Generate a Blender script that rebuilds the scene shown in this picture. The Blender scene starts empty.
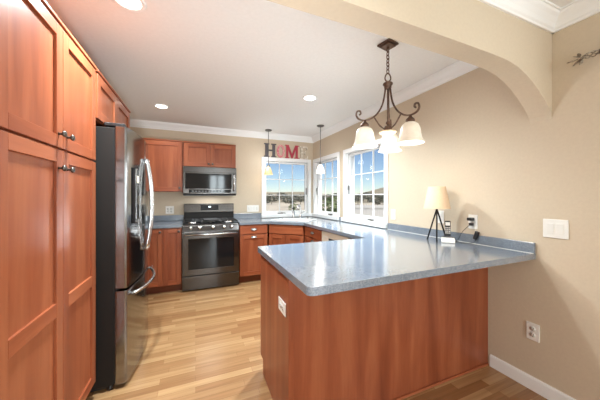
import bpy, bmesh, math, random
from mathutils import Vector, Matrix
random.seed(7)
PI = math.pi
SC = bpy.context.scene
COL = SC.collection

# ------------------------------------------------------------------ key dimensions (metres)
W, B = 2.086, 4.39            # right wall plane (x), back wall plane (y)
XL, YR = -1.21, -3.60         # left wall plane, rear wall plane
CEIL = 2.42
ZC, ZT = 0.914, 0.876         # worktop top / underside
HY0, HY1 = 0.868, 0.983       # arched header, near and far face
T = 0.15                      # wall thickness

# ------------------------------------------------------------------ camera
cam = bpy.data.cameras.new('camera'); camo = bpy.data.objects.new('camera', cam); COL.objects.link(camo)
cam.sensor_width = 36; cam.lens = 36 * 252.62 / 600
cam.shift_y = -(200 - 196.72) / 600
cam.clip_start = 0.02; cam.clip_end = 2000
camo.location = (0, 0, 1.291); camo.rotation_euler = (PI / 2, 0, -math.radians(22.46))
SC.camera = camo

# ------------------------------------------------------------------ world, sun, lights, exposure
world = bpy.data.worlds.new('sky'); SC.world = world; world.use_nodes = True
wn = world.node_tree; wn.nodes.clear()
sky = wn.nodes.new('ShaderNodeTexSky'); sky.sky_type = 'NISHITA'; sky.sun_disc = False
sky.sun_elevation = math.radians(61); sky.sun_rotation = math.radians(200)
sky.altitude = 1500; sky.air_density = 1.0; sky.dust_density = 0.2; sky.ozone_density = 3.0
bg = wn.nodes.new('ShaderNodeBackground'); bg.inputs['Strength'].default_value = 0.057
wo = wn.nodes.new('ShaderNodeOutputWorld')
wn.links.new(sky.outputs[0], bg.inputs[0]); wn.links.new(bg.outputs[0], wo.inputs[0])

def light(name, kind, loc, rot, energy, color=(1, 1, 1), size=None, size_y=None, shape=None, **kw):
    d = bpy.data.lights.new(name, kind); d.energy = energy; d.color = color
    if kind == 'AREA':
        d.shape = shape or ('RECTANGLE' if size_y else 'SQUARE'); d.size = size
        if size_y: d.size_y = size_y
    for k, v in kw.items(): setattr(d, k, v)
    o = bpy.data.objects.new(name, d); COL.objects.link(o); o.location = loc; o.rotation_euler = rot
    return o

light('sun', 'SUN', (0, 0, 8), (math.radians(29), 0, math.radians(20)), 3.0, (1, .96, .9), angle=0.009)
# daylight through the dining-room windows; the left one is added for soft light
light('daylight_rear_window', 'AREA', (0.88, YR - 0.05, 1.30), (-PI / 2, 0, PI), 42, (.85, .96, 1), 0.62, 1.9)
light('added_daylight_left', 'AREA', (XL - 0.05, -1.75, 1.45), (PI / 2, 0, -PI / 2), 13, (.85, .96, 1), 1.7, 1.2)
light('daylight_right_window', 'AREA', (W + 0.05, -0.62, 1.45), (PI / 2, 0, PI / 2), 16, (.85, .96, 1), 1.5, 1.05)
# unseen fill light added in the dining room behind the camera
light('dining_room_fill', 'POINT', (0.35, -1.3, .75), (0, 0, 0), 12, (.87, .96, 1), shadow_soft_size=.22)

# unseen spot added behind the camera to brighten the kitchen ceiling
fl_loc, fl_aim = Vector((0.15, -0.35, 0.85)), Vector((0.30, 3.0, CEIL))
light('ceiling_fill_spot', 'SPOT', fl_loc, (fl_aim - fl_loc).to_track_quat('-Z', 'Y').to_euler(), 115, (.93, .98, 1), spot_size=math.radians(62), spot_blend=1.0, shadow_soft_size=.15)

SC.view_settings.view_transform = 'Standard'
SC.view_settings.look = 'None'
SC.view_settings.exposure = 1.05
SC.view_settings.gamma = 1.0
SC.view_settings.use_curve_mapping = False
try:
    SC.cycles.use_denoising = True
    SC.cycles.max_bounces = 10
    SC.cycles.diffuse_bounces = 6
    SC.cycles.caustics_reflective = False; SC.cycles.caustics_refractive = False
    SC.cycles.sample_clamp_indirect = 4
except Exception:
    pass

# ------------------------------------------------------------------ materials
def pbr(name, color, rough=0.5, metal=0.0, emit=None, estr=0.0, **kw):
    m = bpy.data.materials.new(name); m.use_nodes = True
    b = m.node_tree.nodes['Principled BSDF']
    b.inputs['Base Color'].default_value = (*color, 1)
    b.inputs['Roughness'].default_value = rough
    b.inputs['Metallic'].default_value = metal
    if emit:
        b.inputs['Emission Color'].default_value = (*emit, 1); b.inputs['Emission Strength'].default_value = estr
    for k, v in kw.items(): b.inputs[k].default_value = v
    return m

def nodes_of(m):
    nt = m.node_tree
    return nt, nt.nodes, nt.links, nt.nodes['Principled BSDF']

def mapping(nt, scale, rot=(0, 0, 0), coord='Object'):
    tc = nt.nodes.new('ShaderNodeTexCoord'); mp = nt.nodes.new('ShaderNodeMapping')
    mp.inputs['Scale'].default_value = scale; mp.inputs['Rotation'].default_value = rot
    nt.links.new(tc.outputs[coord], mp.inputs[0]); return mp

def ramp(nt, stops):
    r = nt.nodes.new('ShaderNodeValToRGB'); e = r.color_ramp.elements
    while len(e) < len(stops): e.new(0.5)
    for i, (p, c) in enumerate(stops): e[i].position = p; e[i].color = (*c, 1)
    return r

def noise_mat(name, stops, scale, rough, nscale=1.0, detail=4, bump=0.0, metal=0.0, **kw):
    m = pbr(name, (1, 1, 1), rough, metal, **kw); nt, N, L, b = nodes_of(m)
    mp = mapping(nt, scale); n = N.new('ShaderNodeTexNoise'); n.inputs['Scale'].default_value = nscale
    n.inputs['Detail'].default_value = detail
    L.new(mp.outputs[0], n.inputs[0]); r = ramp(nt, stops); L.new(n.outputs['Fac'], r.inputs[0])
    L.new(r.outputs[0], b.inputs['Base Color'])
    if bump:
        bp = N.new('ShaderNodeBump'); bp.inputs['Strength'].default_value = bump; bp.inputs['Distance'].default_value = 0.002
        L.new(n.outputs['Fac'], bp.inputs['Height']); L.new(bp.outputs[0], b.inputs['Normal'])
    return m

def wood(name, vertical=True, dark=1.0):
    m = pbr(name, (1, 1, 1), 0.36); nt, N, L, b = nodes_of(m)
    sc = (9, 9, 0.8) if vertical else (0.9, 9, 10)
    mp = mapping(nt, sc)
    info = N.new('ShaderNodeObjectInfo')
    off = N.new('ShaderNodeVectorMath'); off.operation = 'ADD'
    mul = N.new('ShaderNodeMath'); mul.operation = 'MULTIPLY'; mul.inputs[1].default_value = 37
    L.new(info.outputs['Random'], mul.inputs[0]); L.new(mp.outputs[0], off.inputs[0]); L.new(mul.outputs[0], off.inputs[1])
    n1 = N.new('ShaderNodeTexNoise'); n1.inputs['Scale'].default_value = 1.0; n1.inputs['Detail'].default_value = 6
    n1.inputs['Distortion'].default_value = 0.6
    L.new(off.outputs[0], n1.inputs[0])
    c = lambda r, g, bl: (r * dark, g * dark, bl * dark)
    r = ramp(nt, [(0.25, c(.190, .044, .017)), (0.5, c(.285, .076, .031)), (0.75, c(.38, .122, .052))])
    L.new(n1.outputs['Fac'], r.inputs[0])
    n2 = N.new('ShaderNodeTexNoise'); n2.inputs['Scale'].default_value = 9; n2.inputs['Detail'].default_value = 3
    L.new(off.outputs[0], n2.inputs[0])
    mx = N.new('ShaderNodeMix'); mx.data_type = 'RGBA'; mx.blend_type = 'MULTIPLY'; mx.inputs[0].default_value = 0.25
    g = ramp(nt, [(0.35, (.75, .70, .66)), (0.6, (1, 1, 1))]); L.new(n2.outputs['Fac'], g.inputs[0])
    L.new(r.outputs[0], mx.inputs[6]); L.new(g.outputs[0], mx.inputs[7]); L.new(mx.outputs[2], b.inputs['Base Color'])
    b.inputs['Specular IOR Level'].default_value = 0.32; b.inputs['Coat Weight'].default_value = 0.05; b.inputs['Coat Roughness'].default_value = 0.2
    return m

def floor_mat():
    m = pbr('oak_strip_floor', (1, 1, 1), 0.27); nt, N, L, b = nodes_of(m)
    mp = mapping(nt, (1, 1, 1)); br = N.new('ShaderNodeTexBrick')
    br.offset = 0.37; br.offset_frequency = 2; br.squash = 0.8; br.squash_frequency = 3
    br.inputs['Scale'].default_value = 1.0; br.inputs['Brick Width'].default_value = 0.62; br.inputs['Row Height'].default_value = 0.058
    br.inputs['Mortar Size'].default_value = 0.0009; br.inputs['Mortar Smooth'].default_value = 0.3; br.inputs['Bias'].default_value = 0.0
    br.inputs['Color1'].default_value = (.45, .27, .13, 1); br.inputs['Color2'].default_value = (.27, .13, .054, 1)
    br.inputs['Mortar'].default_value = (.22, .11, .05, 1)
    L.new(mp.outputs[0], br.inputs[0])
    mp2 = mapping(nt, (1.5, 30, 1)); n = N.new('ShaderNodeTexNoise'); n.inputs['Scale'].default_value = 1.6; n.inputs['Detail'].default_value = 6
    L.new(mp2.outputs[0], n.inputs[0]); g = ramp(nt, [(0.3, (.78, .74, .68)), (0.62, (1.06, 1.05, 1.03))]); L.new(n.outputs['Fac'], g.inputs[0])
    mx = N.new('ShaderNodeMix'); mx.data_type = 'RGBA'; mx.blend_type = 'MULTIPLY'; mx.inputs[0].default_value = 0.8
    L.new(br.outputs['Color'], mx.inputs[6]); L.new(g.outputs[0], mx.inputs[7]); L.new(mx.outputs[2], b.inputs['Base Color'])
    return m

def counter_mat():
    m = pbr('speckled_laminate', (1, 1, 1), 0.20); nt, N, L, b = nodes_of(m)
    b.inputs['Coat Weight'].default_value = 0.9; b.inputs['Coat Roughness'].default_value = 0.15
    mp = mapping(nt, (1, 1, 1)); n = N.new('ShaderNodeTexNoise'); n.inputs['Scale'].default_value = 170; n.inputs['Detail'].default_value = 3
    L.new(mp.outputs[0], n.inputs[0])
    r = ramp(nt, [(0.34, (.140, .166, .200)), (0.5, (.186, .214, .252)), (0.68, (.232, .260, .296))]); L.new(n.outputs['Fac'], r.inputs[0])
    n2 = N.new('ShaderNodeTexNoise'); n2.inputs['Scale'].default_value = 14; L.new(mp.outputs[0], n2.inputs[0])
    mx = N.new('ShaderNodeMix'); mx.data_type = 'RGBA'; mx.blend_type = 'MULTIPLY'; mx.inputs[0].default_value = 0.5
    g = ramp(nt, [(0.35, (.8, .82, .85)), (0.65, (1.08, 1.06, 1.03))]); L.new(n2.outputs['Fac'], g.inputs[0])
    L.new(r.outputs[0], mx.inputs[6]); L.new(g.outputs[0], mx.inputs[7]); L.new(mx.outputs[2], b.inputs['Base Color'])
    return m

def glass_mat():
    m = bpy.data.materials.new('window_glass'); m.use_nodes = True; nt = m.node_tree; nt.nodes.clear()
    o = nt.nodes.new('ShaderNodeOutputMaterial'); mx = nt.nodes.new('ShaderNodeMixShader')
    t = nt.nodes.new('ShaderNodeBsdfTransparent'); g = nt.nodes.new('ShaderNodeBsdfGlossy'); g.inputs['Roughness'].default_value = 0.02
    lw = nt.nodes.new('ShaderNodeLayerWeight'); lw.inputs['Blend'].default_value = 0.5
    pw = nt.nodes.new('ShaderNodeMath'); pw.operation = 'POWER'; pw.inputs[1].default_value = 5.0
    f = nt.nodes.new('ShaderNodeMath'); f.operation = 'MULTIPLY_ADD'; f.inputs[1].default_value = 0.3; f.inputs[2].default_value = 0.008
    nt.links.new(lw.outputs['Facing'], pw.inputs[0]); nt.links.new(pw.outputs[0], f.inputs[0])
    nt.links.new(f.outputs[0], mx.inputs[0]); nt.links.new(t.outputs[0], mx.inputs[1]); nt.links.new(g.outputs[0], mx.inputs[2])
    nt.links.new(mx.outputs[0], o.inputs[0]); return m

M = {}
M['wall'] = noise_mat('wall_paint', [(0.3, (.575, .475, .355)), (0.7, (.60, .50, .372))], (60, 60, 60), 0.75, bump=0.12)
M['ceiling'] = noise_mat('ceiling_paint', [(0.3, (.785, .775, .75)), (0.7, (.815, .805, .78))], (45, 45, 45), 0.8, bump=0.15)
M['trim'] = pbr('white_trim_paint', (.86, .86, .85), 0.4)
M['floor'] = floor_mat()
M['wood'] = wood('cherry_upright_grain'); M['wood_h'] = wood('cherry_level_grain_sheen', False, 1.12)  # level grain lightened: the rails' sheen is put into the colour
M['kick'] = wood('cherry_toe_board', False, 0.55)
M['counter'] = counter_mat()
M['glass'] = glass_mat()
M['steel'] = noise_mat('brushed_dark_steel', [(0.3, (.085, .08, .077)), (0.7, (.115, .108, .104))], (3, 3, 220), 0.22, metal=1.0)
M['steel_front'] = noise_mat('polished_dark_steel', [(0.3, (.27, .275, .285)), (0.7, (.31, .315, .325))], (3, 3, 200), 0.13, metal=1.0)
M['steel_light'] = pbr('satin_steel', (.62, .61, .60), 0.25, 1.0)
M['chrome'] = pbr('chrome', (.85, .85, .85), 0.18, 1.0)
M['charcoal'] = pbr('charcoal_enamel', (.014, .012, .011), 0.5, **{'Specular IOR Level': .2})
M['black'] = pbr('black_plastic', (.012, .012, .013), 0.35)
M['black_glass'] = pbr('black_glass', (.010, .010, .011), 0.06, **{'Specular IOR Level': .3})
M['iron'] = pbr('cast_iron', (.018, .018, .018), 0.5)
M['bronze'] = noise_mat('aged_bronze', [(0.3, (.085, .05, .036)), (0.7, (.19, .115, .08))], (30, 30, 30), 0.42, metal=0.7)
M['knob'] = pbr('antique_pewter', (.11, .10, .09), 0.35, 0.9)
M['old_silver'] = noise_mat('tarnished_silver', [(0.4, (.16, .12, .085)), (0.6, (.48, .43, .35))], (1, 1, 1), 0.4, nscale=60, metal=0.7)
M['key_grey'] = pbr('grey_key_print', (.13, .13, .13), 0.4)
M['pewter'] = pbr('dark_pewter', (.16, .15, .14), 0.4, 0.8)
M['nickel'] = pbr('brushed_nickel', (.26, .25, .235), 0.4, 1.0)
M['plate'] = pbr('white_plastic', (.80, .78, .73), 0.35)
M['plate_grey'] = pbr('off_white_insert', (.70, .68, .63), 0.4)
M['shade_lit'] = noise_mat('lit_alabaster_glass', [(0.35, (.74, .66, .54)), (0.65, (.82, .76, .66))], (14, 14, 14), 0.35, emit=(1, .86, .66), estr=0.10)
M['shade_white'] = pbr('lit_white_glass', (.9, .86, .78), 0.3, emit=(1, .88, .68), estr=0.45)
M['shade_amber'] = pbr('amber_glass', (.62, .42, .22), 0.25, emit=(1, .66, .30), estr=0.22)
M['alabaster'] = pbr('alabaster_dish', (.72, .56, .38), 0.35, emit=(1, .75, .45), estr=0.02)
M['lens'] = pbr('lit_lens', (.95, .93, .88), 0.4, emit=(1, .95, .86), estr=6.0)
M['fabric'] = noise_mat('linen_shade', [(0.3, (.66, .47, .31)), (0.7, (.70, .52, .35))], (260, 260, 60), 0.85, emit=(1, .72, .42), estr=0.03)
M['sink'] = pbr('white_enamel', (.82, .82, .80), 0.15)
M['almond'] = pbr('almond_enamel', (.70, .64, .53), 0.3)
M['screen'] = pbr('lit_display', (.1, .1, .1), 0.3, emit=(1, .85, .6), estr=0.7)
M['led'] = pbr('clock_digits', (.1, .1, .1), 0.3, emit=(.75, .9, 1), estr=1.5)
M['letter_dark'] = pbr('slate_paint', (.085, .075, .085), 0.6)
M['letter_teal'] = pbr('grey_green_paint', (.17, .22, .20), 0.6)
M['letter_pink'] = noise_mat('pink_patterned_paint', [(0.45, (.62, .16, .20)), (0.55, (.74, .40, .39))], (1, 1, 1), 0.6, nscale=70)
M['letter_red'] = pbr('raspberry_paint', (.46, .045, .075), 0.55)
M['letter_cream'] = noise_mat('cream_script_paint', [(0.46, (.55, .47, .38)), (0.54, (.82, .76, .66))], (1, 1, 1), 0.6, nscale=55)
M['letter_edge'] = pbr('pale_wood_edge', (.40, .32, .25), 0.6)

# ------------------------------------------------------------------ mesh helpers
class MB:
    """collects shapes into one bmesh; mi = material slot index"""
    def __init__(s): s.bm = bmesh.new()
    def _mark(s, faces, mi):
        for f in faces: f.material_index = mi
    def box(s, x0, x1, y0, y1, z0, z1, mi=0, rot=None, pivot=None):
        v = [s.bm.verts.new(p) for p in ((x0, y0, z0), (x1, y0, z0), (x1, y1, z0), (x0, y1, z0), (x0, y0, z1), (x1, y0, z1), (x1, y1, z1), (x0, y1, z1))]
        fs = [s.bm.faces.new([v[i] for i in q]) for q in ((0, 3, 2, 1), (4, 5, 6, 7), (0, 1, 5, 4), (1, 2, 6, 5), (2, 3, 7, 6), (3, 0, 4, 7))]
        s._mark(fs, mi)
        if rot is not None:
            bmesh.ops.rotate(s.bm, verts=v, cent=pivot or ((x0 + x1) / 2, (y0 + y1) / 2, (z0 + z1) / 2), matrix=rot)
        return s
    def lathe(s, prof, c=(0, 0, 0), seg=24, mi=0, rot=None, smooth=True):
        rings = []; new = []
        for r, z in prof:
            if r < 1e-5:
                v = s.bm.verts.new((c[0], c[1], c[2] + z)); rings.append([v]); new.append(v)
            else:
                ring = [s.bm.verts.new((c[0] + r * math.cos(2 * PI * k / seg), c[1] + r * math.sin(2 * PI * k / seg), c[2] + z)) for k in range(seg)]
                rings.append(ring); new += ring
        fs = []
        for a, b in zip(rings, rings[1:]):
            for k in range(seg):
                q = [a[k % len(a)], a[(k + 1) % len(a)], b[(k + 1) % len(b)], b[k % len(b)]]
                u = []
                for w in q:
                    if w not in u: u.append(w)
                if len(u) > 2:
                    try: fs.append(s.bm.faces.new(u))
                    except ValueError: pass
        for f in fs: f.smooth = smooth
        s._mark(fs, mi)
        if rot is not None: bmesh.ops.rotate(s.bm, verts=new, cent=c, matrix=rot)
        return s
    def cyl(s, p0, p1, r, r1=None, seg=14, mi=0):
        return s.tube([p0, p1], r, seg, mi, r_end=r1)
    def tube(s, pts, r, seg=10, mi=0, closed=False, r_end=None, flat=1.0):
        P = [Vector(p) for p in pts]; n = len(P); rings = []; up = None
        for i, p in enumerate(P):
            if closed: t = P[(i + 1) % n] - P[i - 1]
            else: t = P[min(i + 1, n - 1)] - P[max(i - 1, 0)]
            t.normalize()
            if up is None:
                up = Vector((0, 0, 1)) if abs(t.z) < 0.9 else Vector((1, 0, 0))
            a = t.cross(up); a.normalize(); b2 = a.cross(t); b2.normalize(); up = b2
            rr = r[i] if isinstance(r, (list, tuple)) else (r if r_end is None else r + (r_end - r) * i / (n - 1))
            rings.append([s.bm.verts.new(p + a * rr * math.cos(2 * PI * k / seg) + b2 * rr * flat * math.sin(2 * PI * k / seg)) for k in range(seg)])
        fs = []
        for i in range(n if closed else n - 1):
            A, Bq = rings[i], rings[(i + 1) % n]
            for k in range(seg): fs.append(s.bm.faces.new([A[k], A[(k + 1) % seg], Bq[(k + 1) % seg], Bq[k]]))
        for f in fs: f.smooth = True
        if not closed:
            fs.append(s.bm.faces.new(rings[0][::-1])); fs.append(s.bm.faces.new(rings[-1]))
        s._mark(fs, mi); return s
    def plate(s, outer, holes, d0, d1, axis='z', mi=0):
        """polygon with holes, extruded from d0 to d1 along axis; 2-D coords are the two other axes in x,y,z order"""
        def P(q, d):
            a, b = q
            return (d, a, b) if axis == 'x' else (a, d, b) if axis == 'y' else (a, b, d)
        caps = []
        for d in (d0, d1):
            es = []; loops = []
            for lp in [outer] + list(holes):
                vs = [s.bm.verts.new(P(q, d)) for q in lp]; loops.append(vs)
                for i in range(len(vs)): es.append(s.bm.edges.new((vs[i], vs[(i + 1) % len(vs)])))
            r = bmesh.ops.triangle_fill(s.bm, use_beauty=True, use_dissolve=False, edges=es)
            s._mark([g for g in r['geom'] if isinstance(g, bmesh.types.BMFace)], mi)
            caps.append(loops)
        for la, lb in zip(*caps):
            n = len(la)
            s._mark([s.bm.faces.new([la[i], la[(i + 1) % n], lb[(i + 1) % n], lb[i]]) for i in range(n)], mi)
        return s
    def prism(s, poly, d0, d1, axis='z', mi=0): return s.plate(poly, [], d0, d1, axis, mi)
    def build(s, name, mats, parent=None, bevel=0.0, seg=2, loc=None, rotz=None, smooth=False):
        bmesh.ops.recalc_face_normals(s.bm, faces=s.bm.faces[:])
        me = bpy.data.meshes.new(name); s.bm.to_mesh(me); s.bm.free()
        if not isinstance(mats, (list, tuple)): mats = [mats]
        for m in mats: me.materials.append(m)
        o = bpy.data.objects.new(name, me); COL.objects.link(o)
        if parent: o.parent = parent
        if loc: o.location = loc
        if rotz is not None: o.rotation_euler = (0, 0, rotz)
        if bevel:
            b = o.modifiers.new('bevel', 'BEVEL'); b.width = bevel; b.segments = seg; b.limit_method = 'ANGLE'; b.angle_limit = math.radians(40)
            b.harden_normals = False
        return o

def rect(x0, x1, y0, y1): return [(x0, y0), (x1, y0), (x1, y1), (x0, y1)]
def tag(o, label, cat, group=None):
    o['label'] = label; o['category'] = cat; o['kind'] = 'thing'
    if group: o['group'] = group
    return o
def thing(name, label, cat, loc=(0, 0, 0), rotz=0, group=None):
    o = bpy.data.objects.new(name, None); COL.objects.link(o); o.empty_display_size = 0.1
    o.location = loc; o.rotation_euler = (0, 0, rotz)
    return tag(o, label, cat, group)
def struct(o, label, cat):
    o['kind'] = 'structure'; o['label'] = label; o['category'] = cat; return o
def dup(root, loc, label, rotz=None):
    r = root.copy(); COL.objects.link(r); r.location = loc; r['label'] = label
    if rotz is not None: r.rotation_euler = (0, 0, rotz)
    for ch in list(root.children):
        c = ch.copy(); COL.objects.link(c); c.parent = r
        for g in list(ch.children):
            d = g.copy(); COL.objects.link(d); d.parent = c
    return r
def RX(a): return Matrix.Rotation(a, 3, 'X')
def RY(a): return Matrix.Rotation(a, 3, 'Y')
def RZ(a): return Matrix.Rotation(a, 3, 'Z')

# ------------------------------------------------------------------ room shell
struct(MB().box(XL - T, W + T, YR - T, B + T, -0.12, 0).build('floor', M['floor']), 'light oak strip floor running through kitchen and dining room', 'floor')
struct(MB().box(XL - T, W + T, YR - T, B + T, CEIL, CEIL + 0.12).build('ceiling', M['ceiling']), 'pale flat painted ceiling with recessed lights', 'ceiling')

WIN_Z0, WIN_Z1, WW, CAS = 0.920, 1.997, 0.962, 0.060
win_back = (1.078, 1.078 + WW)                 # x range on the back wall
win_r = [(4.372, 4.372 - WW), (3.300, 3.300 - WW)]   # y ranges on the right wall
def hole(a, b): a, b = min(a, b), max(a, b); return rect(a + CAS, b - CAS, 0.976, WIN_Z1 - CAS)
DIN_R, DIN_L, DIN_B = (-1.37, 0.13, 0.92, 1.98), (-2.6, -0.9, 0.85, 2.05), (0.55, 1.21, 0.35, 2.25)
struct(MB().plate(rect(XL - T, W + T, 0, CEIL), [hole(*win_back)], B, B + T, 'y').build('wall_back', M['wall']), 'beige painted wall behind the range with one window', 'wall')
struct(MB().plate(rect(YR, B, 0, CEIL), [hole(*win_r[0]), hole(*win_r[1]), rect(*DIN_R)], W, W + T, 'x').build('wall_right', M['wall']), 'beige painted wall with windows beside the worktop', 'wall')
struct(MB().plate(rect(YR, B, 0, CEIL), [rect(*DIN_L)], XL - T, XL, 'x').build('wall_left', M['wall']), 'beige painted wall behind pantry and refrigerator', 'wall')
struct(MB().plate(rect(XL - T, W + T, 0, CEIL), [rect(*DIN_B)], YR - T, YR, 'y').build('wall_rear', M['wall']), 'beige dining room wall with a wide window', 'wall')
arch = [(XL, CEIL), (XL, 2.075), (0.6, 2.075), (1.25, 2.070), (1.50, 2.066), (1.62, 2.060), (1.72, 2.043), (1.80, 2.015), (1.87, 1.980), (1.94, 1.936), (2.0, 1.892), (2.045, 1.850), (2.075, 1.812), (W - .001, 1.785), (W - .001, CEIL)]
struct(MB().prism(arch, HY0, HY1, 'y').build('wall_header', M['wall']), 'beige dropped header with an arched corner between kitchen and dining room', 'wall')

crown = [(0, 0), (.012, 0), (.014, .012), (.022, .020), (.030, .040), (.045, .062), (.058, .076), (.062, .088), (.070, .090), (.070, .1), (0, .1)]
def crown_run(name, axis, d0, d1, plane, sgn, label):
    poly = [(plane + sgn * p, CEIL - .1 + z) for p, z in crown]
    m = MB(); m.prism(poly, d0, d1, axis); return struct(m.build(name, M['trim']), label, 'crown moulding')
crown_run('trim_1', 'x', XL, W, B, -1, 'white crown moulding along top of back wall')
crown_run('trim_2', 'y', HY1, B, W, -1, 'white crown moulding above the side windows')
crown_run('trim_3', 'x', XL, W, HY0, -1, 'white crown moulding along dining face of arched header')
crown_run('trim_4', 'y', YR, HY0, W, -1, 'white crown moulding along dining room side wall')
crown_run('trim_5', 'x', XL, W, HY1, 1, 'white crown moulding along kitchen face of header')
bp = [(W, 0), (W - .014, 0), (W - .014, .075), (W - .010, .086), (W, .088)]
struct(MB().prism(bp, YR, 1.228, 'y').build('baseboard_right', M['trim']), 'white baseboard running from peninsula along side wall', 'baseboard')
struct(MB().box(XL, W - .015, YR, YR + .014, 0, .088).build('baseboard_rear', M['trim'], bevel=.003), 'white baseboard under the dining window', 'baseboard')

# ------------------------------------------------------------------ windows (local: x along wall, -y into the room)
def window(n, loc, rotz, latch_left, label):
    w = bpy.data.objects.new('window_%d' % n, None); COL.objects.link(w); w.location = loc; w.rotation_euler = (0, 0, rotz)
    struct(w, label, 'window')
    z0, z1 = 0.976, WIN_Z1
    c = MB()
    c.box(0, CAS, -.016, 0, z0, z1); c.box(WW - CAS, WW, -.016, 0, z0, z1); c.box(CAS, WW - CAS, -.016, 0, z1 - CAS, z1)
    c.build('casing', M['trim'], w, bevel=.003)
    j = MB(); t = .004
    j.box(CAS, CAS + t, 0, T, z0, z1 - CAS); j.box(WW - CAS - t, WW - CAS, 0, T, z0, z1 - CAS); j.box(CAS + t, WW - CAS - t, 0, T, z1 - CAS - t, z1 - CAS)
    j.box(CAS + t, WW - CAS - t, 0, T, z0, z0 + t); j.build('jamb', M['trim'], w)
    st = MB().box(-.01, WW + .003, -.050, -.0005, WIN_Z0, z0).build('window_stool', M['trim'], w, bevel=.006)
    s = MB(); a, b, f = CAS + t, WW - CAS - t, .034
    s0, s1 = z0 + t, z1 - CAS - t
    s.box(a, a + f, .045, .09, s0, s1); s.box(b - f, b, .045, .09, s0, s1); s.box(a + f, b - f, .045, .09, s1 - f, s1); s.box(a + f, b - f, .045, .09, s0, s0 + .052)
    sash = s.build('sash', M['trim'], w, bevel=.003)
    ws = MB(); ws.box(a, b, .0435, .0448, s1 - .004, s1).box(a, a + .005, .0435, .0448, s0, s1).box(b - .005, b, .0435, .0448, s0, s1); ws.build('weatherstrip', M['pewter'], sash)
    g0, g1, h0, h1 = a + f, b - f, s0 + .052, s1 - f
    mm = MB()
    for k in (1, 2):
        x = g0 + (g1 - g0) * k / 3; mm.box(x - .0055, x + .0055, .058, .078, h0, h1)
        z = h0 + (h1 - h0) * k / 3; mm.box(g0, g1, .060, .076, z - .0055, z + .0055)
    mm.build('muntin_grid', M['trim'], sash)
    MB().box(g0, g1, .066, .070, h0, h1).build('pane', M['glass'], sash)
    x = a + f / 2 if latch_left else b - f / 2
    MB().box(x - .008, x + .008, .030, .045, 1.33, 1.46).box(x - .005, x + .005, .018, .032, 1.39, 1.45).build('latch', M['nickel'], w, bevel=.003)
    cr = MB(); cx = (a + b) / 2 + (.12 if latch_left else -.12)
    cr.box(cx - .05, cx + .05, .012, .045, z0 + t, z0 + .022).tube([(cx, .012, z0 + .02), (cx + .01, -.005, z0 + .026), (cx + .07, -.008, z0 + .02)], .006, 8)
    cr.lathe([(0, 0), (.009, .002), (.009, .016), (0, .018)], (cx + .075, -.008, z0 + .006), 10)
    cr.build('crank', M['nickel'], w, bevel=.002)
    return w
window(1, (win_back[0], B, 0), 0, False, 'white casement window on back wall under the word letters')
window(2, (W, win_r[0][0], 0), -PI / 2, True, 'white casement window on side wall next to room corner')
window(3, (W, win_r[1][0], 0), -PI / 2, True, 'white casement window on side wall behind the chandelier')
def plain_window(n, loc, rotz, w, z0, z1, label):
    o = bpy.data.objects.new('window_%d' % n, None); COL.objects.link(o); o.location = loc; o.rotation_euler = (0, 0, rotz); struct(o, label, 'window')
    c = MB(); k = .07
    c.box(-k, 0, -.016, 0, z0 - k, z1 + k); c.box(w, w + k, -.016, 0, z0 - k, z1 + k); c.box(0, w, -.016, 0, z1, z1 + k); c.box(0, w, -.016, 0, z0 - k, z0)
    c.build('casing', M['trim'], o)
    s = MB(); s.box(0, .045, .04, .09, z0, z1); s.box(w - .045, w, .04, .09, z0, z1); s.box(.045, w - .045, .04, .09, z1 - .045, z1); s.box(.045, w - .045, .04, .09, z0, z0 + .045)
    s.box(w / 2 - .03, w / 2 + .03, .04, .09, z0 + .045, z1 - .045); s.build('sash', M['trim'], o)
plain_window(4, (DIN_B[1], YR, 0), PI, DIN_B[1] - DIN_B[0], DIN_B[2], DIN_B[3], 'wide white window on dining room rear wall')
plain_window(5, (W, DIN_R[1], 0), -PI / 2, DIN_R[1] - DIN_R[0], DIN_R[2], DIN_R[3], 'white window on dining room side wall under metal rod')
plain_window(6, (XL, DIN_L[0], 0), PI / 2, DIN_L[1] - DIN_L[0], DIN_L[2], DIN_L[3], 'added white window on dining room left wall for soft light')  # unseen window, added as one more soft light source

# ------------------------------------------------------------------ cabinets (local: x width, front at y=-depth, back y=0)
def knob_mb(x, y, z):
    return MB().lathe([(0, 0), (.007, 0), (.005, .008), (.0055, .014), (.013, .018), (.0155, .024), (.012, .029), (0, .031)], (x, y, z), 16, rot=RX(PI / 2))
def cup_mb(x, y, z):
    m = MB(); n = 12; pts = []
    for i in range(n + 1):
        a = PI * i / n; pts.append((x - .042 * math.cos(a), z + .001 + .022 * math.sin(a)))
    m.prism(pts, y - .004, y, 'y')
    outer = [(x - .042 * math.cos(PI * i / n), y - .004 - .018 * math.sin(PI * i / n) ** .6, z - .004) for i in range(n + 1)]
    inner = [(x - .040 * math.cos(PI * i / n), y - .004, z + .020 * math.sin(PI * i / n)) for i in range(n + 1)]
    va = [m.bm.verts.new(p) for p in outer]; vb = [m.bm.verts.new(p) for p in inner]
    for i in range(n):
        try:
            f = m.bm.faces.new([va[i], va[i + 1], vb[i + 1], vb[i]]); f.smooth = True
        except ValueError: pass
    m.box(x - .045, x + .045, y - .006, y, z + .016, z + .022)
    return m
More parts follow.
